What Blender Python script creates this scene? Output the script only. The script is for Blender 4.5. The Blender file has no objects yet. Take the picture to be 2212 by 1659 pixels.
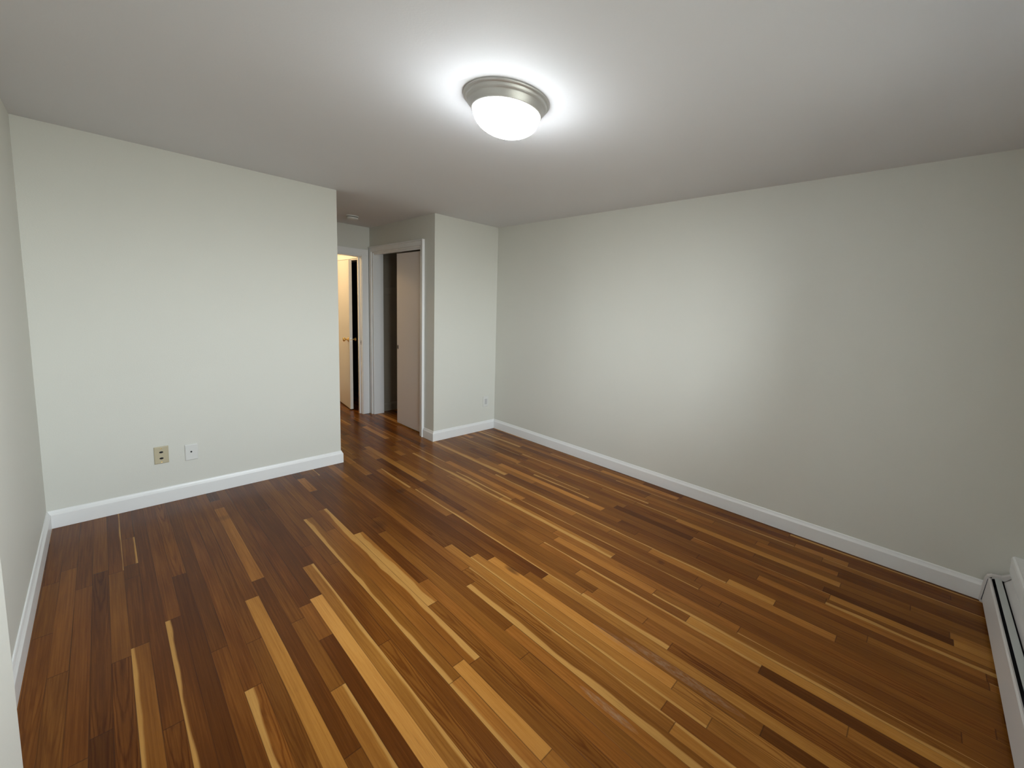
import bpy, bmesh, math, random
from mathutils import Matrix, Vector

C = bpy.context.scene.collection
SC = bpy.context.scene

# ------------------------------------------------------------------ camera
YAW, PITCH, ROLL = 3.82397763, -0.10241775, 0.04811630
CAM = Vector((3.05283, 4.08674, 1.49600))
F_PX, CXP, CYP = 874.042, 1289.4595, 764.6003
fw = Vector((math.cos(PITCH)*math.cos(YAW), math.cos(PITCH)*math.sin(YAW), math.sin(PITCH)))
rt = fw.cross(Vector((0, 0, 1))).normalized()
up = rt.cross(fw)
r2 = rt*math.cos(ROLL) + up*math.sin(ROLL)
u2 = -rt*math.sin(ROLL) + up*math.cos(ROLL)
cd = bpy.data.cameras.new('camera')
cam = bpy.data.objects.new('camera', cd)
C.objects.link(cam)
m = Matrix.Identity(4)
for i in range(3):
    m[i][0], m[i][1], m[i][2], m[i][3] = r2[i], u2[i], -fw[i], CAM[i]
cam.matrix_world = m
cd.sensor_fit = 'HORIZONTAL'
cd.sensor_width = 36.0
cd.lens = F_PX/2212*36
cd.shift_x = -(CXP - 1106)/2212
cd.shift_y = (CYP - 829.5)/2212
cd.clip_start = 0.02
SC.camera = cam

# ------------------------------------------------------------------ world, exposure
SKY = 26.0              # overcast daylight seen through the window behind the camera
w = bpy.data.worlds.new('world')
SC.world = w
w.use_nodes = True
_nt = w.node_tree
_bg = _nt.nodes['Background']
_tc = _nt.nodes.new('ShaderNodeTexCoord'); _sx = _nt.nodes.new('ShaderNodeSeparateXYZ')
_mr = _nt.nodes.new('ShaderNodeMapRange'); _cr = _nt.nodes.new('ShaderNodeValToRGB')
_mr.inputs[1].default_value = -1.0; _mr.inputs[2].default_value = 1.0
_nt.links.new(_tc.outputs['Generated'], _sx.inputs[0]); _nt.links.new(_sx.outputs[2], _mr.inputs[0])
_nt.links.new(_mr.outputs[0], _cr.inputs[0]); _nt.links.new(_cr.outputs[0], _bg.inputs[0])
_e = _cr.color_ramp.elements
_e.new(0.5); _e.new(0.5); _e.new(0.5)
for _i, (_p, _c) in enumerate(((0.0, (.16, .16, .15, 1)), (0.40, (.22, .22, .20, 1)), (0.49, (.74, .77, .79, 1)), (0.56, (.86, .92, .99, 1)), (0.85, (.42, .46, .52, 1)))):
    _e[_i].position = _p; _e[_i].color = _c
_bg.inputs[1].default_value = SKY
SC.view_settings.view_transform = 'Standard'
SC.view_settings.look = 'None'
SC.view_settings.exposure = 0.08
SC.view_settings.gamma = 1.0
SC.view_settings.use_curve_mapping = False
LAMP_STRENGTH = 76.0
HALL_POWER = 24.0

# ------------------------------------------------------------------ dimensions
H = 2.44
XB, XC, XD, YH, YE = 0.801, 1.708, 3.326, -1.63, 4.60
T = 0.12
CHX = 3.215

# ------------------------------------------------------------------ helpers
def box(bm, x0, x1, y0, y1, z0, z1, mi=0):
    vs = [bm.verts.new((x, y, z)) for z in (z0, z1) for y in (y0, y1) for x in (x0, x1)]
    for f in ((0, 2, 3, 1), (4, 5, 7, 6), (0, 1, 5, 4), (2, 6, 7, 3), (0, 4, 6, 2), (1, 3, 7, 5)):
        fc = bm.faces.new([vs[i] for i in f])
        fc.material_index = mi

def lathe(bm, prof, seg=64, cx=0, cy=0, cz=0, axis='z'):
    rings = []
    for r, z in prof:
        if r < 1e-6:
            p = [(0, 0, z)]
        else:
            p = [(r*math.cos(2*math.pi*i/seg), r*math.sin(2*math.pi*i/seg), z) for i in range(seg)]
        q = []
        for a, b, c in p:
            if axis == 'y': a, b, c = a, c, b
            elif axis == 'x': a, b, c = c, a, b
            q.append(bm.verts.new((a+cx, b+cy, c+cz)))
        rings.append(q)
    for A, B in zip(rings, rings[1:]):
        for i in range(seg):
            j = (i+1) % seg
            if len(A) == 1 and len(B) == 1: continue
            if len(A) == 1: bm.faces.new((A[0], B[j], B[i]))
            elif len(B) == 1: bm.faces.new((A[i], A[j], B[0]))
            else: bm.faces.new((A[i], A[j], B[j], B[i]))

def sweep(bm, prof, p0, p1, nrm, m0=0.0, m1=0.0):
    """extrude profile (out, z) along p0->p1 on the floor plan; nrm = outward direction; m0/m1 mitre slope"""
    d = Vector((p1[0]-p0[0], p1[1]-p0[1])).normalized()
    n = Vector(nrm)
    A, B = [], []
    for o, z in prof:
        a = Vector(p0) + n*o - d*(o*m0)
        b = Vector(p1) + n*o + d*(o*m1)
        A.append(bm.verts.new((a.x, a.y, z)))
        B.append(bm.verts.new((b.x, b.y, z)))
    k = len(prof)
    for i in range(k):
        j = (i+1) % k
        bm.faces.new((A[i], B[i], B[j], A[j]))
    bm.faces.new(A[::-1]); bm.faces.new(B)

def obj(name, bm, mat, parent=None, smooth=False, bevel=0.0, seg=2):
    bmesh.ops.recalc_face_normals(bm, faces=bm.faces)
    me = bpy.data.meshes.new(name)
    bm.to_mesh(me); bm.free()
    if mat is not None:
        for mm in (mat if isinstance(mat, (list, tuple)) else [mat]):
            me.materials.append(mm)
    o = bpy.data.objects.new(name, me)
    C.objects.link(o)
    if parent is not None: o.parent = parent
    if smooth:
        for p in me.polygons: p.use_smooth = True
    if bevel > 0:
        b = o.modifiers.new('bevel', 'BEVEL')
        b.width = bevel; b.segments = seg; b.limit_method = 'ANGLE'; b.angle_limit = math.radians(40)
    return o

def struct(name, bm, mat, **k):
    o = obj(name, bm, mat, **k)
    o['kind'] = 'structure'
    return o

def thing(name, label, cat, loc, rotz=0, group=None):
    o = bpy.data.objects.new(name, None)
    C.objects.link(o)
    o.empty_display_size = 0.1
    o.location = loc; o.rotation_euler = (0, 0, rotz)
    o['label'] = label; o['category'] = cat
    if group: o['group'] = group
    return o

def nb(): return bmesh.new()

# ------------------------------------------------------------------ materials
def srgb(r, g, b):
    f = lambda c: (c/255/12.92) if c/255 <= 0.04045 else ((c/255+0.055)/1.055)**2.4
    return (f(r), f(g), f(b), 1)

def paint(name, col, rough=0.6, bump=0.0, scale=180, spec=0.4, var=0.0):
    mt = bpy.data.materials.new(name); mt.use_nodes = True
    nt = mt.node_tree; N = nt.nodes; Lk = nt.links
    b = N['Principled BSDF']
    b.inputs['Base Color'].default_value = col
    b.inputs['Roughness'].default_value = rough
    b.inputs['Specular IOR Level'].default_value = spec
    tc = N.new('ShaderNodeTexCoord')
    if var:
        n = N.new('ShaderNodeTexNoise'); n.inputs['Scale'].default_value = 2.2; n.inputs['Detail'].default_value = 4
        Lk.new(tc.outputs['Object'], n.inputs['Vector'])
        mx = N.new('ShaderNodeMix'); mx.data_type = 'RGBA'
        mx.inputs[6].default_value = tuple(c*(1-var) for c in col[:3]) + (1,)
        mx.inputs[7].default_value = tuple(min(1, c*(1+var*0.6)) for c in col[:3]) + (1,)
        Lk.new(n.outputs['Fac'], mx.inputs[0]); Lk.new(mx.outputs[2], b.inputs['Base Color'])
    if bump:
        n2 = N.new('ShaderNodeTexNoise'); n2.inputs['Scale'].default_value = scale; n2.inputs['Detail'].default_value = 3
        Lk.new(tc.outputs['Object'], n2.inputs['Vector'])
        bp = N.new('ShaderNodeBump'); bp.inputs['Strength'].default_value = bump; bp.inputs['Distance'].default_value = 0.0015
        Lk.new(n2.outputs['Fac'], bp.inputs['Height']); Lk.new(bp.outputs['Normal'], b.inputs['Normal'])
    return mt

M = {}
M['wall'] = paint('wall paint', (0.70, 0.695, 0.635, 1), 0.62, 0.22, 140, 0.3, 0.02)
M['ceiling'] = paint('ceiling paint', (0.76, 0.765, 0.785, 1), 0.8, 0.15, 120, 0.2, 0.015)
M['trim'] = paint('trim paint', (0.84, 0.84, 0.83, 1), 0.32, 0.05, 60, 0.5)
M['door'] = paint('door paint', (0.74, 0.70, 0.67, 1), 0.4, 0.05, 60, 0.5)
M['sliding'] = paint('sliding door paint', (0.72, 0.66, 0.63, 1), 0.45, 0.04, 60, 0.4)
M['hall_door'] = paint('hall door paint', (0.80, 0.76, 0.70, 1), 0.4, 0.03, 60, 0.5)
M['closet'] = paint('closet shade', (0.30, 0.26, 0.20, 1), 0.7)  # darkened tan that paints in the shade inside the closet
M['dark_room'] = paint('unlit room shade', (0.08, 0.07, 0.06, 1), 0.8)  # near-black colour puts the darkness behind the door gap into the walls
M['dark'] = paint('dark socket', (0.01, 0.01, 0.012, 1), 0.6)
M['ivory'] = paint('ivory plastic', (0.52, 0.46, 0.32, 1), 0.4)
M['white_plastic'] = paint('white plastic', (0.72, 0.72, 0.69, 1), 0.35)
M['grey_plastic'] = paint('grey plastic', (0.55, 0.55, 0.54, 1), 0.35)
M['heater'] = paint('heater enamel', (0.66, 0.63, 0.61, 1), 0.4, 0.05, 50, 0.5, 0.03)
M['heater_in'] = paint('heater recess', (0.02, 0.02, 0.03, 1), 0.7)
M['damper'] = paint('damper metal', (0.50, 0.52, 0.50, 1), 0.4, 0.08, 40, 0.5, 0.06)

def glass():
    mt = bpy.data.materials.new('window glass'); mt.use_nodes = True
    nt = mt.node_tree; nt.nodes.clear()
    o = nt.nodes.new('ShaderNodeOutputMaterial'); t = nt.nodes.new('ShaderNodeBsdfTransparent'); g = nt.nodes.new('ShaderNodeBsdfGlossy')
    t.inputs[0].default_value = (.94, .96, .95, 1); g.inputs['Roughness'].default_value = .02
    fr = nt.nodes.new('ShaderNodeFresnel'); mx = nt.nodes.new('ShaderNodeMixShader')
    nt.links.new(fr.outputs[0], mx.inputs[0]); nt.links.new(t.outputs[0], mx.inputs[1]); nt.links.new(g.outputs[0], mx.inputs[2])
    nt.links.new(mx.outputs[0], o.inputs[0])
    return mt
M['glass'] = glass()

def metal(name, col, rough):
    mt = paint(name, col, rough)
    mt.node_tree.nodes['Principled BSDF'].inputs['Metallic'].default_value = 1.0
    return mt
M['brass'] = metal('polished brass', (0.80, 0.55, 0.22, 1), 0.18)
M['steel'] = metal('dull steel', (0.45, 0.44, 0.42, 1), 0.35)

def nickel():
    mt = paint('brushed nickel', (0.56, 0.55, 0.53, 1), 0.45)
    nt = mt.node_tree; N = nt.nodes; b = N['Principled BSDF']
    b.inputs['Metallic'].default_value = 0.75
    n = N.new('ShaderNodeTexNoise'); n.inputs['Scale'].default_value = 300
    tc = N.new('ShaderNodeTexCoord'); nt.links.new(tc.outputs['Object'], n.inputs['Vector'])
    bp = N.new('ShaderNodeBump'); bp.inputs['Strength'].default_value = 0.3; bp.inputs['Distance'].default_value = 0.001
    nt.links.new(n.outputs['Fac'], bp.inputs['Height']); nt.links.new(bp.outputs['Normal'], b.inputs['Normal'])
    return mt
M['nickel'] = nickel()

def glow():
    mt = bpy.data.materials.new('lit opal glass'); mt.use_nodes = True
    b = mt.node_tree.nodes['Principled BSDF']
    b.inputs['Base Color'].default_value = (0.9, 0.9, 0.9, 1)
    b.inputs['Roughness'].default_value = 0.15
    b.inputs['Emission Color'].default_value = (0.92, 0.97, 1.0, 1)
    nt = mt.node_tree
    tc = nt.nodes.new('ShaderNodeTexCoord'); sx = nt.nodes.new('ShaderNodeSeparateXYZ'); mr = nt.nodes.new('ShaderNodeMapRange')
    mr.inputs[1].default_value = -.152; mr.inputs[2].default_value = -.055
    mr.inputs[3].default_value = LAMP_STRENGTH*1.45; mr.inputs[4].default_value = LAMP_STRENGTH*.16
    nt.links.new(tc.outputs['Object'], sx.inputs[0]); nt.links.new(sx.outputs[2], mr.inputs[0])
    nt.links.new(mr.outputs[0], b.inputs['Emission Strength'])
    return mt
M['glow'] = glow()

def wood_floor():
    mt = bpy.data.materials.new('oak strip floor'); mt.use_nodes = True
    nt = mt.node_tree; N = nt.nodes; L = nt.links
    b = N['Principled BSDF']
    def node(t, **k):
        n = N.new(t)
        for a, v in k.items(): setattr(n, a, v)
        return n
    def math_(op, a, c=None, d=None, clamp=False):
        n = node('ShaderNodeMath', operation=op, use_clamp=clamp)
        for i, v in enumerate((a, c, d)):
            if v is None: continue
            if isinstance(v, (int, float)): n.inputs[i].default_value = v
            else: L.new(v, n.inputs[i])
        return n.outputs[0]
    def ramp(fac, stops, interp='LINEAR'):
        n = node('ShaderNodeValToRGB'); n.color_ramp.interpolation = interp
        e = n.color_ramp.elements
        while len(e) < len(stops): e.new(0.5)
        for i, (p, c) in enumerate(stops): e[i].position = p; e[i].color = c
        L.new(fac, n.inputs[0]); return n.outputs[0]
    def mix(fac, a, c, blend='MIX'):
        n = node('ShaderNodeMix', data_type='RGBA', blend_type=blend)
        if isinstance(fac, (int, float)): n.inputs[0].default_value = fac
        else: L.new(fac, n.inputs[0])
        for i, v in ((6, a), (7, c)):
            if isinstance(v, tuple): n.inputs[i].default_value = v
            else: L.new(v, n.inputs[i])
        return n.outputs[2]
    uv = node('ShaderNodeUVMap', uv_map='board'); su = node('ShaderNodeSeparateXYZ'); L.new(uv.outputs[0], su.inputs[0])
    u, v = su.outputs[0], su.outputs[1]
    ue = node('ShaderNodeUVMap', uv_map='ends'); se = node('ShaderNodeSeparateXYZ'); L.new(ue.outputs[0], se.inputs[0])
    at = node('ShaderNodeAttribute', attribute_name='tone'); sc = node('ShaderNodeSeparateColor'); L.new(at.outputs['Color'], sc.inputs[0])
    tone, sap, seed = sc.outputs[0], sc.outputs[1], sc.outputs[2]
    def noise(x, y, z, scale, detail=4, rough=0.55):
        c = node('ShaderNodeCombineXYZ')
        for i, q in enumerate((x, y, z)):
            if isinstance(q, (int, float)): c.inputs[i].default_value = q
            else: L.new(q, c.inputs[i])
        n = node('ShaderNodeTexNoise'); n.inputs['Scale'].default_value = scale
        n.inputs['Detail'].default_value = detail; n.inputs['Roughness'].default_value = rough
        L.new(c.outputs[0], n.inputs['Vector']); return n.outputs['Fac']
    s37 = math_('MULTIPLY', seed, 37.0)
    # slow tone drift along a board
    drift = noise(math_('MULTIPLY', u, 1.6), math_('MULTIPLY', v, 0.5), s37, 1.0, 2)
    # fine streaks along the grain
    streak = noise(math_('MULTIPLY', u, 3.0), math_('MULTIPLY', v, 9.0), s37, 1.0, 5, 0.6)
    fine = noise(math_('MULTIPLY', u, 30.0), math_('MULTIPLY', v, 34.0), s37, 1.0, 3, 0.6)
    t = math_('ADD', tone, math_('MULTIPLY', math_('SUBTRACT', drift, 0.5), 0.30))
    t = math_('ADD', t, math_('MULTIPLY', math_('SUBTRACT', streak, 0.5), 0.42))
    t = math_('ADD', t, math_('MULTIPLY', math_('SUBTRACT', fine, 0.5), 0.08), clamp=True)
    t = math_('MULTIPLY_ADD', t, 0.88, 0.055)
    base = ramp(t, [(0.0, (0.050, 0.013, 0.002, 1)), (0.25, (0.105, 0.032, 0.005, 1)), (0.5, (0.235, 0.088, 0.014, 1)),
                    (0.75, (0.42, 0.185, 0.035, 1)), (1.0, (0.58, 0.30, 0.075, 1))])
    hue = node('ShaderNodeMath', operation='FRACT'); L.new(math_('MULTIPLY', seed, 7.3), hue.inputs[0])
    base = mix(math_('MULTIPLY', hue.outputs[0], 0.7), base, (1.03, 0.90, 0.84, 1), 'MULTIPLY')
    # cathedral figure on some boards
    vv = math_('SUBTRACT', v, 0.5)
    par = math_('MULTIPLY', math_('MULTIPLY', vv, vv), 26.0)
    wob = noise(math_('MULTIPLY', u, 5.0), math_('MULTIPLY', v, 2.0), s37, 1.0, 3)
    ph = math_('ADD', math_('ADD', math_('MULTIPLY', u, 22.0), math_('MULTIPLY', par, 2.2)), math_('MULTIPLY', wob, 9.0))
    ring = math_('MULTIPLY_ADD', math_('SINE', ph), 0.5, 0.5)
    ring = math_('POWER', ring, 2.5)
    sel = math_('GREATER_THAN', seed, 0.66)
    reg = noise(math_('MULTIPLY', u, 1.1), 0.0, s37, 1.0, 1)
    reg = math_('MULTIPLY', math_('SUBTRACT', reg, 0.42), 6.0, clamp=True)
    cf = math_('MULTIPLY', math_('MULTIPLY', math_('MULTIPLY', ring, sel), reg), 0.8)
    base = mix(cf, base, (0.55, 0.42, 0.36, 1), 'MULTIPLY')
    # sapwood edge, pale and wavering
    sb = noise(math_('MULTIPLY', u, 2.4), 0.3, s37, 1.0, 2)
    lim = math_('ADD', sap, math_('MULTIPLY', math_('SUBTRACT', sb, 0.5), math_('MULTIPLY', math_('MINIMUM', sap, 0.6), 1.9)))
    sm = math_('MULTIPLY', math_('SUBTRACT', lim, v), 9.0, clamp=True)
    sm = math_('MULTIPLY', sm, math_('GREATER_THAN', sap, 0.01))
    sapc = mix(streak, (0.42, 0.195, 0.042, 1), (0.60, 0.33, 0.095, 1))
    base = mix(math_('MULTIPLY', sm, 0.85), base, sapc)
    # short dark pores
    por = noise(math_('MULTIPLY', u, 11.0), math_('MULTIPLY', v, 26.0), s37, 1.0, 2)
    por = math_('MULTIPLY', math_('SUBTRACT', por, 0.60), 5.0, clamp=True)
    base = mix(math_('MULTIPLY', por, 0.45), base, (0.10, 0.035, 0.012, 1))
    # seams
    ev = math_('MINIMUM', v, math_('SUBTRACT', 1.0, v))
    geo = node('ShaderNodeNewGeometry'); sp = node('ShaderNodeSeparateXYZ'); L.new(geo.outputs['Position'], sp.inputs[0])
    sn = noise(math_('MULTIPLY', sp.outputs[0], 9.0), math_('MULTIPLY', sp.outputs[1], 1.6), 0.0, 1.0, 3)
    sw = math_('MULTIPLY_ADD', sn, 0.070, -0.006)
    seam = math_('SUBTRACT', 1.0, math_('DIVIDE', ev, math_('MAXIMUM', sw, 0.006)), clamp=True)
    seam = math_('MULTIPLY', math_('POWER', seam, 0.7), math_('MULTIPLY', math_('SUBTRACT', sn, 0.20), 2.4, clamp=True))
    eu = math_('MINIMUM', se.outputs[0], se.outputs[1])
    eseam = math_('SUBTRACT', 1.0, math_('DIVIDE', eu, 0.0028), clamp=True)
    eseam = math_('MULTIPLY', math_('POWER', eseam, 0.6), 0.85)
    allseam = math_('MAXIMUM', seam, eseam)
    base = mix(math_('MULTIPLY', allseam, 0.8), base, (0.035, 0.012, 0.005, 1))
    # knots / stains (x, y, rx, ry, strength)
    stain = None
    for (x, y, rx, ry, s) in [(1.604, 0.953, .045, .055, .8), (1.934, 1.353, .05, .08, .6), (1.626, 2.378, .022, .07, .9),
                              (0.964, 2.968, .02, .03, .7), (1.30, 2.02, .06, .11, .4), (2.60, 0.55, .05, .05, .4),
                              (2.73, 3.0, .05, .12, .7)]:
        dx = math_('DIVIDE', math_('SUBTRACT', sp.outputs[0], x), rx)
        dy = math_('DIVIDE', math_('SUBTRACT', sp.outputs[1], y), ry)
        d = math_('ADD', math_('MULTIPLY', dx, dx), math_('MULTIPLY', dy, dy))
        d = math_('ADD', d, math_('MULTIPLY', math_('SUBTRACT', streak, 0.5), 1.6))
        q = math_('MULTIPLY', math_('SUBTRACT', 1.0, d, clamp=True), s)
        stain = q if stain is None else math_('MAXIMUM', stain, q)
    base = mix(math_('MULTIPLY', stain, 0.75), base, (0.045, 0.014, 0.006, 1))
    # worn, greyed finish
    wear = None
    for (x, y, rx, ry, s) in [(1.905, 3.29, .016, .15, 1.5), (1.585, 3.42, .024, .30, 1.3), (1.62, 3.15, .02, .2, .5)]:
        dx = math_('DIVIDE', math_('SUBTRACT', sp.outputs[0], x), rx)
        dy = math_('DIVIDE', math_('SUBTRACT', sp.outputs[1], y), ry)
        d = math_('ADD', math_('MULTIPLY', dx, dx), math_('MULTIPLY', dy, dy))
        q = math_('MULTIPLY', math_('SUBTRACT', 1.0, d, clamp=True), s, clamp=True)
        wear = q if wear is None else math_('MAXIMUM', wear, q)
    wn = noise(math_('MULTIPLY', sp.outputs[0], 110.0), math_('MULTIPLY', sp.outputs[1], 22.0), 0.0, 1.0, 5, 0.7)
    wf = math_('MULTIPLY', wear, math_('MULTIPLY', math_('SUBTRACT', wn, 0.42), 3.6, clamp=True))
    base = mix(math_('MULTIPLY', wf, 0.50), base, (0.38, 0.29, 0.21, 1))
    L.new(base, b.inputs['Base Color'])
    # finish
    rn = noise(math_('MULTIPLY', sp.outputs[0], 5.0), math_('MULTIPLY', sp.outputs[1], 3.0), 0.0, 1.0, 4)
    rr = math_('MULTIPLY_ADD', rn, 0.08, 0.20)
    rr = math_('ADD', rr, math_('MULTIPLY', wear, 0.25))
    L.new(rr, b.inputs['Roughness'])
    b.inputs['IOR'].default_value = 1.48
    b.inputs['Specular IOR Level'].default_value = 0.13
    hgt = math_('SUBTRACT', math_('MULTIPLY', fine, 0.15), math_('MULTIPLY', allseam, 1.0))
    dish = math_('MULTIPLY', math_('MULTIPLY', vv, vv), 0.8)
    hgt = math_('ADD', hgt, dish)
    tilt = math_('MULTIPLY', math_('SUBTRACT', seed, 0.5), v)
    hgt = math_('ADD', hgt, math_('MULTIPLY', tilt, 0.5))
    bp = node('ShaderNodeBump'); bp.inputs['Strength'].default_value = 0.5; bp.inputs['Distance'].default_value = 0.0006
    L.new(hgt, bp.inputs['Height']); L.new(bp.outputs['Normal'], b.inputs['Normal'])
    return mt
M['floor'] = wood_floor()

# ------------------------------------------------------------------ floor: oak strips running along y
BW = 0.0528
BX = 2.778            # left edge (larger x) of board row 0
# rows read off the photo: row -> list of (y_start, tone, sap width, flip, seed)
KN = {
    -5: [(1.0, .25, 0, 0, .2), (1.64, .42, .28, 0, .3)],
    -4: [(-1, .2, 0, 0, .1), (2.2, .3, 0, 0, .9)],
    -3: [(-1, .3, 0, 0, .4), (1.534, .22, .32, 0, .5)],
    -2: [(-1, .35, .0, 0, .8), (1.14, .12, 0, 0, .2)],
    -1: [(0, .22, 0, 0, .3), (1.9, .28, 0, 0, .1)],
    0: [(0, .3, 0, 0, .4), (2.22, .45, .5, 0, .95)],
    1: [(0, .28, 0, 0, .2), (1.95, .34, 0, 0, .97)],
    2: [(0, .34, .0, 0, .5), (1.62, .72, 0, 0, .3)],
    3: [(.36, .55, 0, 0, .35), (1.472, .20, 0, 0, .2), (2.75, .28, 0, 0, .85)],
    4: [(0, .3, 0, 0, .6), (1.95, .38, 0, 0, .15), (2.455, .62, .3, 1, .45)],
    5: [(0, .24, 0, 0, .4), (1.86, .42, 0, 0, .93), (2.153, .19, 0, 0, .25)],
    6: [(0, .2, 0, 0, .3), (1.832, .92, 0, 0, .1)],
    7: [(.6, .18, 0, 0, .2), (1.518, .58, .25, 1, .55)],
    8: [(0, .3, 0, 0, .6), (1.3, .3, 0, 0, .4), (2.368, .42, 0, 0, .88)],
    9: [(0, .34, 0, 0, .3), (1.6, .32, 0, 0, .1)],
    10: [(.3, .3, 0, 0, .2), (.935, .46, .36, 0, .15), (2.76, .62, .3, 0, .4)],
    11: [(0, .36, 0, 0, .2), (1.2, .5, .0, 0, .5)],
    12: [(.866, .5, .55, 1, .12), (2.74, .4, 0, 0, .3)],
    13: [(.5, .2, 0, 0, .35), (1.364, .60, .75, 0, .48), (2.30, .42, 0, 0, .99)],
    14: [(.1, .22, 0, 0, .1), (2.103, .5, 0, 0, .4)],
    15: [(.2, .26, 0, 0, .2), (1.46, .46, .0, 0, .3)],
    16: [(.15, .25, 0, 0, .4), (1.24, .34, 0, 0, .6), (2.7, .55, .0, 0, .82)],
    17: [(0, .3, 0, 0, .5), (2.307, .42, .58, 0, .44)],
    18: [(.4, .44, 0, 0, .1), (2.18, .5, .18, 1, .7), (3.509, .72, .3, 1, .2)],
    19: [(0, .3, 0, 0, .7), (1.9, .62, .0, 0, .3)],
    20: [(0, .26, 0, 0, .3), (2.1, .66, .22, 0, .6)],
    21: [(.105, .55, 0, 0, .2), (.46, .22, 0, 0, .5), (2.2, .80, 0, 0, .25), (3.431, .66, 0, 0, .96)],
    22: [(0, .3, 0, 0, .5), (2.46, .44, 0, 0, .6), (3.763, .26, 0, 0, .3)],
    24: [(1.0, .48, .25, 0, .2), (2.8, .52, .42, 0, .4), (3.323, .42, 0, 0, .8)],
    26: [(.9, .42, 0, 0, .6), (2.66, .6, 0, 0, .2)],
    27: [(.3, .5, 0, 0, .3), (2.3, .5, .3, 1, .1), (3.673, .22, 0, 0, .2)],
    28: [(.8, .42, 0, 0, .5), (3.305, .76, 0, 0, .15)],
    29: [(.2, .44, 0, 0, .2), (2.324, .66, 0, 0, .4), (3.079, .5, .35, 0, .7)],
    31: [(.2, .5, .5, 0, .3), (1.6, .62, .6, 0, .3), (2.72, .34, 0, 0, .5)],
    32: [(.2, .46, 0, 0, .2), (.912, .5, .3, 0, .9), (1.69, .36, 0, 0, .1)],
    34: [(.1, .36, 0, 0, .1), (3.2, .4, 0, 0, .5)],
    36: [(1.2, .4, .3, 0, .3), (3.341, .80, 0, 0, .7), (3.6, .4, 0, 0, .2)],
    37: [(.0, .55, .7, 0, .35), (1.27, .3, 0, 0, .3)],
    40: [(2.1, .36, 0, 0, .3), (3.805, .40, .45, 0, .2)],
    48: [(-.2, .5, .5, 0, .2), (.78, .3, 0, 0, .3)],
}
bm = nb()
rnd = random.Random(11)
l1 = bm.loops.layers.uv.new('board')
l2 = bm.loops.layers.uv.new('ends')
lc = bm.loops.layers.float_color.new('tone')
Y0, Y1 = -3.6, 4.72
for k in range(-13, 55):
    x1 = BX - k*BW; x0 = x1 - BW
    segs = []
    y = Y0 - rnd.uniform(0, 0.9)
    ks = KN.get(k, [])
    first = ks[0][0] if ks else 1e9
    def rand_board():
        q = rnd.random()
        lit_mid = 1.2 < x1 < 2.55 and ycur > 1.7
        tn = rnd.gauss(.56 if lit_mid else (.42 if x1 < 1.9 else .30), .075)  # mean tone also paints in room light: brightest at centre, darkest at left
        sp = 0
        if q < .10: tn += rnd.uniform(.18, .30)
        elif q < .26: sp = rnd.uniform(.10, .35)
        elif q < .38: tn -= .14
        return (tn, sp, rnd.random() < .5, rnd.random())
    while y < Y1:
        ln = rnd.choice((.35, .55, .75, .95, 1.2, 1.5))*rnd.uniform(.85, 1.15)
        y2 = y + ln
        if y2 > first - 0.12 and y < first:
            y2 = first
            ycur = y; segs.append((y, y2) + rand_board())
            for i, (ys, tn, sp, fl, sd) in enumerate(ks):
                ye = ks[i+1][0] if i+1 < len(ks) else ys + rnd.uniform(1.25, 1.7)
                segs.append((ys, ye, tn, sp, fl, sd)); y2 = ye
            first = 1e9
        else:
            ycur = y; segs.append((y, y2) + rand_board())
        y = y2
    for (ya, yb, tn, sp, fl, sd) in segs:
        if yb <= Y0: continue
        a, b_ = max(ya, Y0), min(yb, Y1)
        if b_ - a < 1e-4: continue
        vs = [bm.verts.new(p) for p in ((x0, a, 0), (x1, a, 0), (x1, b_, 0), (x0, b_, 0))]
        f = bm.faces.new(vs)
        off = sd*19.0
        for lp, (yy, v) in zip(f.loops, ((a, 1), (a, 0), (b_, 0), (b_, 1))):
            if fl: v = 1 - v
            lp[l1].uv = (yy + off, v)
            lp[l2].uv = (yy - ya, yb - yy)
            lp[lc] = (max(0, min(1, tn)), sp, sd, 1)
# slab body under the strips
struct_floor_bottom = -0.05
xa, xb_ = BX - 55*BW, BX + 13*BW
vs = [bm.verts.new(p) for p in ((xa, Y0, -.05), (xb_, Y0, -.05), (xb_, Y1, -.05), (xa, Y1, -.05))]
fb = bm.faces.new(vs)
me = bpy.data.meshes.new('floor'); bm.to_mesh(me); bm.free()
me.materials.append(M['floor'])
fo = bpy.data.objects.new('floor', me); C.objects.link(fo); fo['kind'] = 'structure'

# ------------------------------------------------------------------ room shell
bm = nb(); box(bm, -T, XD+T, -3.6, YE+T, H, H+.1); struct('ceiling', bm, M['ceiling'])
bm = nb(); box(bm, -T, 0, YH-.085, YE+T, 0, H); struct('wall_right', bm, M['wall'])
bm = nb(); box(bm, 0, XB, -T, 0, 0, H); struct('wall_back_right', bm, M['wall'])
bm = nb(); box(bm, XC, XD, -T, 0, 0, H); struct('wall_back_left', bm, M['wall'])
bm = nb(); box(bm, XD, XD+T, -T, YE+T, 0, H); struct('wall_left', bm, M['wall'])
WX0, WX1, WZ0, WZ1 = 1.05, 2.75, 0.85, 2.05    # window above the heater, behind the camera
bm = nb()
box(bm, 0, WX0, YE, YE+T, 0, H); box(bm, WX1, XD, YE, YE+T, 0, H)
box(bm, WX0, WX1, YE, YE+T, 0, WZ0); box(bm, WX0, WX1, YE, YE+T, WZ1, H)
struct('wall_front', bm, M['wall'])
bm = nb()
for a, b_ in ((WX0-.07, WX0), (WX1, WX1+.07)): box(bm, a, b_, YE-.016, YE, WZ0-.02, WZ1+.07)
box(bm, WX0, WX1, YE-.016, YE, WZ1, WZ1+.07)
box(bm, WX0-.09, WX1+.09, YE-.035, YE+.02, WZ0-.045, WZ0-.02)
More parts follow.
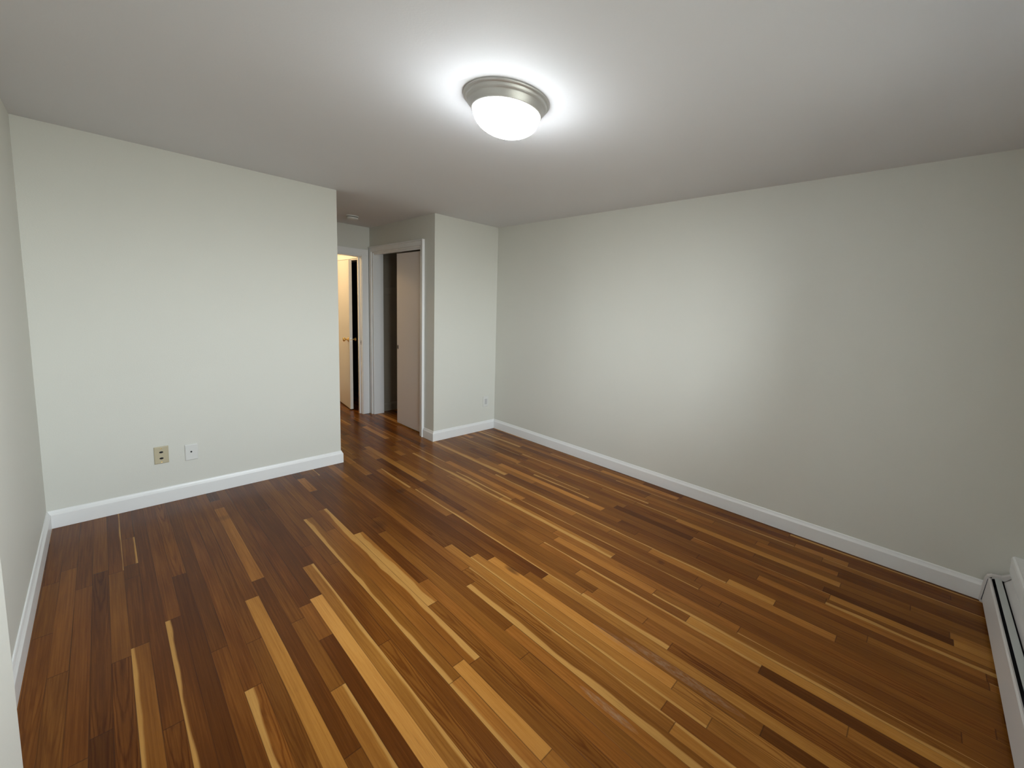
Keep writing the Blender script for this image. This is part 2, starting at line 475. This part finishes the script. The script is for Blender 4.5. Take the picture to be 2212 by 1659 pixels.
wn = bpy.data.objects.new('window_1', None); C.objects.link(wn); wn['kind'] = 'structure'
obj('window_trim', bm, M['trim'], wn, bevel=.002)
bm = nb(); mxx = (WX0+WX1)/2; mz = (WZ0+WZ1)/2
box(bm, WX0, WX0+.045, YE+.04, YE+.08, WZ0, WZ1); box(bm, WX1-.045, WX1, YE+.04, YE+.08, WZ0, WZ1)
box(bm, mxx-.03, mxx+.03, YE+.04, YE+.08, WZ0, WZ1)
for a, b_ in ((WX0+.045, mxx-.03), (mxx+.03, WX1-.045)):
    for zz in (WZ0, mz-.02, WZ1-.045): box(bm, a, b_, YE+.04, YE+.08, zz, zz+.045)
obj('window_frame', bm, M['trim'], wn)
bm = nb()
for a, b_ in ((WX0+.045, mxx-.03), (mxx+.03, WX1-.045)): box(bm, a, b_, YE+.058, YE+.062, WZ0+.045, WZ1-.045)
obj('pane', bm, M['glass'], wn)
pd = bpy.data.lights.new('window_portal', 'AREA'); pd.shape = 'RECTANGLE'; pd.size = WX1-WX0; pd.size_y = WZ1-WZ0
pd.cycles.is_portal = True
po = bpy.data.objects.new('window_portal', pd); C.objects.link(po)
po.location = (mxx, YE+T+.01, mz); po.rotation_euler = (math.radians(-90), 0, 0)
# hall: closet side
OY0, OY1, OZ = -1.535, -0.285, 2.115          # closet opening
bm = nb()
box(bm, XB-T, XB, OY1, -T, 0, H)
box(bm, XB-T, XB, YH, OY0, 0, H)
box(bm, XB-T, XB, OY0, OY1, OZ, H)
struct('wall_closet', bm, M['wall'])
bm = nb(); box(bm, XC, XC+T, YH, -T, 0, H); struct('wall_hall_left', bm, M['wall'])
# hall end wall with the cased opening
EX0, EX1, EZ = 0.905, 1.62, 2.063
TE = 0.085
bm = nb()
box(bm, 0, EX0, YH-TE, YH, 0, H)
box(bm, EX1, 2.6, YH-TE, YH, 0, H)
box(bm, EX0, EX1, YH-TE, YH, EZ, H)
struct('wall_hall_end', bm, M['wall'])
# inner hall beyond
DX = 0.86
DY0, DY1, DZ = -2.665, -1.85, 2.05
bm = nb()
box(bm, DX-T, DX, DY1, YH-TE, 0, H)
box(bm, DX-T, DX, -3.48, DY0, 0, H)
box(bm, DX-T, DX, DY0, DY1, DZ, H)
struct('wall_inner_right', bm, M['wall'])
bm = nb(); box(bm, -T, 2.6, -3.6, -3.48, 0, H); struct('wall_inner_end', bm, M['wall'])
bm = nb(); box(bm, 2.48, 2.6, -3.48, YH-TE, 0, H); struct('wall_inner_left', bm, M['wall'])
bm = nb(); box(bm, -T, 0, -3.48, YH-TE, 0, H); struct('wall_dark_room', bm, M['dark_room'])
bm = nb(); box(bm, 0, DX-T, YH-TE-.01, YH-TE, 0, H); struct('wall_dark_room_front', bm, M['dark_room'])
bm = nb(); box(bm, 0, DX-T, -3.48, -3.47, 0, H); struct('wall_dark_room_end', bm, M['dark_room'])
bm = nb(); box(bm, 0, XB-T, YH, YH+.006, 0, H); box(bm, 0, .006, YH+.006, -T, 0, H); struct('wall_closet_shade', bm, M['closet'])  # thin dark lining, stands in for shade on the closet walls

# ------------------------------------------------------------------ baseboards
BP = [(0, 0), (.016, 0), (.016, .082), (.0155, .086), (.012, .092), (.0085, .099), (.006, .107), (.004, .111), (0, .112)]
bm = nb(); sweep(bm, BP, (0, 0), (0, 4.47), (1, 0), m0=-1); struct('baseboard_right', bm, M['trim'], bevel=.0008)
bm = nb(); sweep(bm, BP, (0, 0), (XB, 0), (0, 1), m0=-1, m1=1)
sweep(bm, BP, (XB, 0), (XB, -.205), (1, 0), m0=1); struct('baseboard_back_right', bm, M['trim'], bevel=.0008)
bm = nb(); sweep(bm, BP, (XC, 0), (XD, 0), (0, 1), m0=1, m1=-1)
sweep(bm, BP, (XC, 0), (XC, YH), (-1, 0), m0=1); struct('baseboard_back_left', bm, M['trim'], bevel=.0008)
bm = nb(); sweep(bm, BP, (XD, 0), (XD, 1.78), (-1, 0), m0=-1); struct('baseboard_left', bm, M['trim'], bevel=.0008)
bm = nb(); sweep(bm, BP, (XB-T, YH+.006), (.006, YH+.006), (0, 1), m1=0)
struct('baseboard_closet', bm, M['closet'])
bm = nb(); sweep(bm, BP, (2.48, YH-TE), (2.48, -3.48), (-1, 0), m0=0); sweep(bm, BP, (2.464, -3.48), (DX, -3.48), (0, 1)); struct('baseboard_inner', bm, M['trim'])

# ------------------------------------------------------------------ closet door casing, jambs, fascia
CW = 0.062
bm = nb()
t0, t1 = XB, XB+.017
box(bm, t0, t1, OY1+.014, OY1+.002+CW, 0, OZ+.063)                    # right leg
box(bm, t0, t1, OY0-.014-CW, OY0-.014, 0, OZ+.063)                    # left leg
box(bm, t0, t1, OY0-.014, OY1+.014, OZ+.014, OZ+.063)                 # head
# back band, proud of the casing
box(bm, t0, t1+.010, OY1+.002+CW, OY1+.014+CW, 0, OZ+.063)
box(bm, t0, t1+.010, OY0-.014-CW, OY1+.014+CW, OZ+.063, OZ+.077)
struct('trim_1', bm, M['trim'], bevel=.002)
bm = nb()
box(bm, XB-T-.005, XB+.004, OY1-.015, OY1+.001, 0, OZ)                # right jamb lining
box(bm, XB-T-.005, XB+.004, OY0-.001, OY0+.015, 0, OZ)                # left jamb lining
box(bm, XB-T-.005, XB+.004, OY0+.015, OY1-.015, OZ-.002, OZ+.014)     # head lining
box(bm, XB-.022, XB-.006, OY0+.015, OY1-.015, OZ-.022, OZ-.002)       # track fascia
box(bm, XB-.022, XB-.006, OY1-.030, OY1-.015, 0, OZ-.022)
struct('trim_2', bm, M['trim'], bevel=.0015)

# ------------------------------------------------------------------ hall end casing
bm = nb()
y0, y1 = YH, YH+.018
cR0, cR1 = XB+.022, EX0-.012
box(bm, cR0, cR1, y0, y1, 0, EZ+.018)
box(bm, cR0, EX1+.085, y0, y1, EZ+.018, EZ+.092)
box(bm, EX1+.012, EX1+.085, y0, y1, 0, EZ+.018)
box(bm, cR1, cR1+.010, y0, y1+.006, 0, EZ+.018)                  # inner bead
box(bm, cR1+.010, EX1, y0, y1+.004, EZ+.004, EZ+.018)
struct('trim_3', bm, M['trim'], bevel=.003)
bm = nb()
box(bm, EX0-.012, EX0+.004, YH-TE-.002, YH+.006, 0, EZ)
box(bm, EX1-.004, EX1+.012, YH-TE-.002, YH+.006, 0, EZ)
box(bm, EX0+.004, EX1-.004, YH-TE-.002, YH+.006, EZ-.004, EZ+.012)
box(bm, EX0+.004, EX0+.016, YH-.085, YH-.045, 0, EZ-.004)             # door stop
struct('trim_4', bm, M['trim'], bevel=.002)
# strike plate in that jamb
tk = thing('strike_plate', 'small dull metal strike plate on the white jamb of the hall doorway', 'strike plate', (EX0+.0045, YH-.014, .955))
bm = nb(); box(bm, 0, .0015, -.012, .012, -.028, .028); obj('plate', bm, M['steel'], tk, bevel=.0005)
bm = nb(); box(bm, .0012, .0020, -.006, .006, -.011, .011); obj('latch_hole', bm, M['dark'], tk)

# dark doorway casing in the inner hall
bm = nb()
box(bm, DX, DX+.014, DY0-.07, DY0, 0, DZ+.07)
box(bm, DX, DX+.014, DY0, DY1, DZ+.005, DZ+.07)
box(bm, DX-T, DX, DY0-.001, DY0+.012, 0, DZ)
box(bm, DX-T, DX, DY1-.012, DY1+.001, 0, DZ)
box(bm, DX-T, DX, DY0+.012, DY1-.012, DZ-.012, DZ+.001)
struct('trim_5', bm, M['trim'], bevel=.002)

# ------------------------------------------------------------------ closet interior: cleat and shelf
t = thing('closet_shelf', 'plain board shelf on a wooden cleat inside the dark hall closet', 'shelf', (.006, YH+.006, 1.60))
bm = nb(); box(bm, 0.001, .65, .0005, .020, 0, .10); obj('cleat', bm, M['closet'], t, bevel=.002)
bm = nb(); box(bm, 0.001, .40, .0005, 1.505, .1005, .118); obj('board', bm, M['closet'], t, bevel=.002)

# ------------------------------------------------------------------ sliding closet door
d = bpy.data.objects.new('door_2', None); C.objects.link(d); d.location = (XB-.030, -.30, 0); d['kind'] = 'structure'
bm = nb(); box(bm, -.034, 0, -.630, 0, .012, OZ-.035); obj('door_panel', bm, M['sliding'], d, bevel=.002)
bm = nb(); lathe(bm, [(0, 0.0008), (.0085, .0008), (.0105, .0022), (.0125, .0022), (.0130, 0.0)], 24, axis='x')
for v in bm.verts: v.co.z *= 2.0; v.co.y *= .9; v.co.y -= .604; v.co.z += .958
obj('finger_pull', bm, M['dark'], d, smooth=True)
d = bpy.data.objects.new('door_3', None); C.objects.link(d); d.location = (XB-.075, -.30, 0); d['kind'] = 'structure'
bm = nb(); box(bm, -.034, 0, -.628, 0, .012, OZ-.035); obj('door_panel', bm, M['sliding'], d, bevel=.002)

# ------------------------------------------------------------------ ajar door in the inner hall
d = bpy.data.objects.new('door_4', None); C.objects.link(d)
d.location = (DX+.003, DY0+.008, 0); d.rotation_euler = (0, 0, -math.radians(6.4)); d['kind'] = 'structure'
DWD = .728
bm = nb(); box(bm, -.036, 0, 0, DWD, .012, 2.035); obj('door_panel', bm, M['hall_door'], d, bevel=.002)
def knob(sign, name='door_knob'):
    bm = nb()
    lathe(bm, [(0, 0), (.031, 0), (.031, .003), (.026, .007), (.012, .010), (.010, .030), (.014, .034), (.024, .040), (.0275, .049), (.026, .058), (.018, .065), (0, .067)], 28, axis='x')
    for v in bm.verts:
        v.co.x = v.co.x*sign + (0 if sign > 0 else -.036); v.co.y += DWD-.065; v.co.z += .968
    obj(name, bm, M['brass'], d, smooth=True)
knob(1); knob(-1)
bm = nb(); box(bm, -.030, -.006, DWD-.0005, DWD+.0012, .938, .998); pl = obj('latch_plate', bm, M['steel'], d, bevel=.0004)
bm = nb(); box(bm, -.024, -.012, DWD+.001, DWD+.009, .960, .976); obj('latch_bolt', bm, M['brass'], pl, bevel=.001)

# ------------------------------------------------------------------ shallow chase boxed out of the left wall, beside the camera
bm = nb()
A = [bm.verts.new(p) for p in ((XD, 1.72, 0), (XD, 3.7, 0), (CHX, 2.6, 0))]
B = [bm.verts.new((v.co.x, v.co.y, H)) for v in A]
bm.faces.new(A); bm.faces.new(B[::-1])
for i in range(3): bm.faces.new((A[i], A[(i+1) % 3], B[(i+1) % 3], B[i]))
struct('wall_left_chase', bm, M['wall'])

# ------------------------------------------------------------------ ceiling lamp
LX, LY = 1.826, 2.488
t = thing('ceiling_lamp', 'lit round flush ceiling lamp with brushed nickel rim and white glass dome', 'ceiling lamp', (LX, LY, H))
bm = nb()
lathe(bm, [(.02, 0), (.190, 0), (.1915, -.002), (.1915, -.007), (.189, -.010), (.184, -.012), (.181, -.015), (.180, -.020), (.178, -.024),
           (.172, -.028), (.169, -.032), (.165, -.040), (.161, -.048), (.158, -.056), (.155, -.060), (.150, -.060), (.148, -.054), (.148, -.02), (.02, -.02)], 96)
obj('canopy', bm, M['nickel'], t, smooth=True)
bm = nb()
pr = [(.148, -.050), (.1495, -.058), (.148, -.066)]
for i in range(1, 15):
    a = i/14*math.pi/2
    pr.append((.148*math.cos(a)**0.92 if i < 14 else 0, -.066 - .086*math.sin(a)))
lathe(bm, pr, 96)
obj('glass_shade', bm, M['glow'], t, smooth=True)

# light in the inner hall: bulb near the ceiling, out of view
ld = bpy.data.lights.new('inner_hall_bulb', 'POINT'); ld.energy = HALL_POWER; ld.color = (1.0, .70, .38); ld.shadow_soft_size = .06
lo = bpy.data.objects.new('inner_hall_bulb', ld); C.objects.link(lo); lo.location = (1.70, -2.35, 2.25)

# ------------------------------------------------------------------ smoke detector
t = thing('smoke_detector', 'small round white smoke detector on the hall ceiling', 'smoke detector', (1.212, -1.035, H))
bm = nb(); lathe(bm, [(0, 0), (.062, 0), (.062, -.010), (.057, -.012), (0, -.012)], 48); obj('mounting_base', bm, M['white_plastic'], t, smooth=False)
bm = nb(); lathe(bm, [(0, -.012), (.050, -.012), (.050, -.018), (.057, -.0185), (.058, -.026), (.054, -.034), (.044, -.040), (0, -.042)], 48); obj('cover', bm, M['white_plastic'], t)
bm = nb(); lathe(bm, [(.0505, -.0125), (.0515, -.0125), (.0515, -.0178), (.0505, -.0178)], 48); obj('vent_slot', bm, M['dark'], t)

# ------------------------------------------------------------------ wall plates (on wall y=0)
def plate(name, label, x, z, mat, wd=.070, ht=.116):
    t = thing(name, label, 'outlet', (x, 0.0, z))
    bm = nb()
    v = []
    for yy, k in ((.0002, 0), (.0065, 0), (.0085, .005)):
        v.append([bm.verts.new((sx*(wd/2-k), yy, sz*(ht/2-k))) for sx, sz in ((-1, -1), (1, -1), (1, 1), (-1, 1))])
    for a, b in zip(v, v[1:]):
        for i in range(4): bm.faces.new((a[i], a[(i+1) % 4], b[(i+1) % 4], b[i]))
    bm.faces.new(v[0][::-1]); bm.faces.new(v[-1])
    obj('cover_plate', bm, mat, t, bevel=.0008)
    return t
def disc(name, r, x, z, y0, y1, mat, parent, sx=1, sz=1):
    bm = nb(); lathe(bm, [(0, y0), (r, y0), (r, y1), (0, y1)], 20, axis='y')
    for v in bm.verts: v.co.x = v.co.x*sx + x; v.co.z = v.co.z*sz + z
    return obj(name, bm, mat, parent)
t = plate('wall_outlet', 'ivory wall plate with two dark jacks, low on the left wall', 2.831, .351, M['ivory'], .070, .122)
for zz in (.021, -.023):
    disc('jack', .0095, .001, zz, .0084, .0094, M['dark'], t, 1.05, .72)
for zz in (.047, -.049):
    disc('screw', .0035, .001, zz, .0084, .0091, M['brass'], t)
t = plate('cable_plate', 'white wall plate with one small black cable connector, low on the left wall', 2.681, .337, M['white_plastic'], .068, .116)
disc('connector', .0050, .002, .004, .0084, .014, M['dark'], t)
for zz in (.044, -.044):
    disc('screw', .003, 0, zz, .0084, .0089, M['white_plastic'], t)
t = plate('rocker_outlet', 'narrow white outlet plate low on the wall beside the far corner', .133, .352, M['white_plastic'], .072, .125)
bm = nb(); box(bm, -.017, .017, .0075, .0098, -.034, .034); obj('rocker', bm, M['grey_plastic'], t, bevel=.0015)

# ------------------------------------------------------------------ baseboard heater along the near right wall
HL = XD - .01
t = thing('baseboard_heater', 'low painted metal baseboard heater running along the wall at the right', 'heater', (0, YE, 0))
def run(prof, x0, x1, name, mat, parent, closed=True, bevel=0):
    bm = nb()
    A = [bm.verts.new((x0, y - YE, z)) for y, z in prof]; B = [bm.verts.new((x1, y - YE, z)) for y, z in prof]
    k = len(prof)
    for i in range(k): bm.faces.new((A[i], A[(i+1) % k], B[(i+1) % k], B[i]))
    bm.faces.new(A); bm.faces.new(B[::-1])
    return obj(name, bm, mat, parent, bevel=bevel)
run([(4.464, .022), (4.4655, .022), (4.480, .146), (4.484, .152), (4.489, .150), (4.489, .154), (4.483, .156), (4.477, .150)], .030, HL, 'front_panel', M['heater'], t)
run([(4.500, .160), (4.527, .163), (4.527, .165), (4.500, .162)], .022, HL, 'damper', M['damper'], t)
run([(4.538, .150), (4.5395, .1495), (4.583, .200), (4.598, .203), (4.598, .205), (4.582, .2025)], .020, HL, 'back_hood', M['heater'], t)
run([(4.590, .02), (4.598, .02), (4.598, .2), (4.590, .2)], .016, HL, 'back_plate', M['heater_in'], t)
run([(4.490, .070), (4.565, .070), (4.565, .122), (4.490, .122)], .06, HL-.05, 'fin_element', M['heater_in'], t)
# end cap: rounded sleeve wrapped over the end, seated on the right wall
cap_o = [(4.470, .0), (4.456, .004), (4.450, .020), (4.464, .142), (4.473, .163), (4.490, .173), (4.528, .179), (4.576, .2125), (4.599, .2135)]
cap_i = [(4.599, .206), (4.578, .202), (4.540, .158), (4.500, .156), (4.487, .150), (4.480, .138), (4.468, .020), (4.470, .0)]
run(cap_o + cap_i, .0165, .040, 'end_cap', M['heater'], t, bevel=.001)
run([(4.4605, .018), (4.4745, .144), (4.481, .156), (4.490, .163), (4.490, .158), (4.4835, .152), (4.478, .142), (4.4655, .018)], .0395, .0412, 'cap_seam', M['heater_in'], t)
run([(4.472, .01), (4.598, .01), (4.598, .2), (4.58, .2), (4.54, .156), (4.49, .15)], .0165, .0185, 'end_plate', M['heater_in'], t)
run([(4.594, .150), (4.5995, .150), (4.5995, .185), (4.594, .185)], .024, .034, 'mounting_clip', M['heater_in'], t, bevel=.001)
# pale board behind and above the heater
bm = nb()
A = [(4.556, .206), (4.556, .282), (4.559, .292), (4.567, .297), (YE, .297), (YE, .214), (4.59, .2135), (4.572, .2125)]
va = [bm.verts.new((.0005, y, z)) for y, z in A]; vb = [bm.verts.new((XD-.001, y, z)) for y, z in A]
for i in range(len(A)): bm.faces.new((va[i], va[(i+1) % len(A)], vb[(i+1) % len(A)], vb[i]))
bm.faces.new(va); bm.faces.new(vb[::-1])
struct('trim_6', bm, M['trim'])
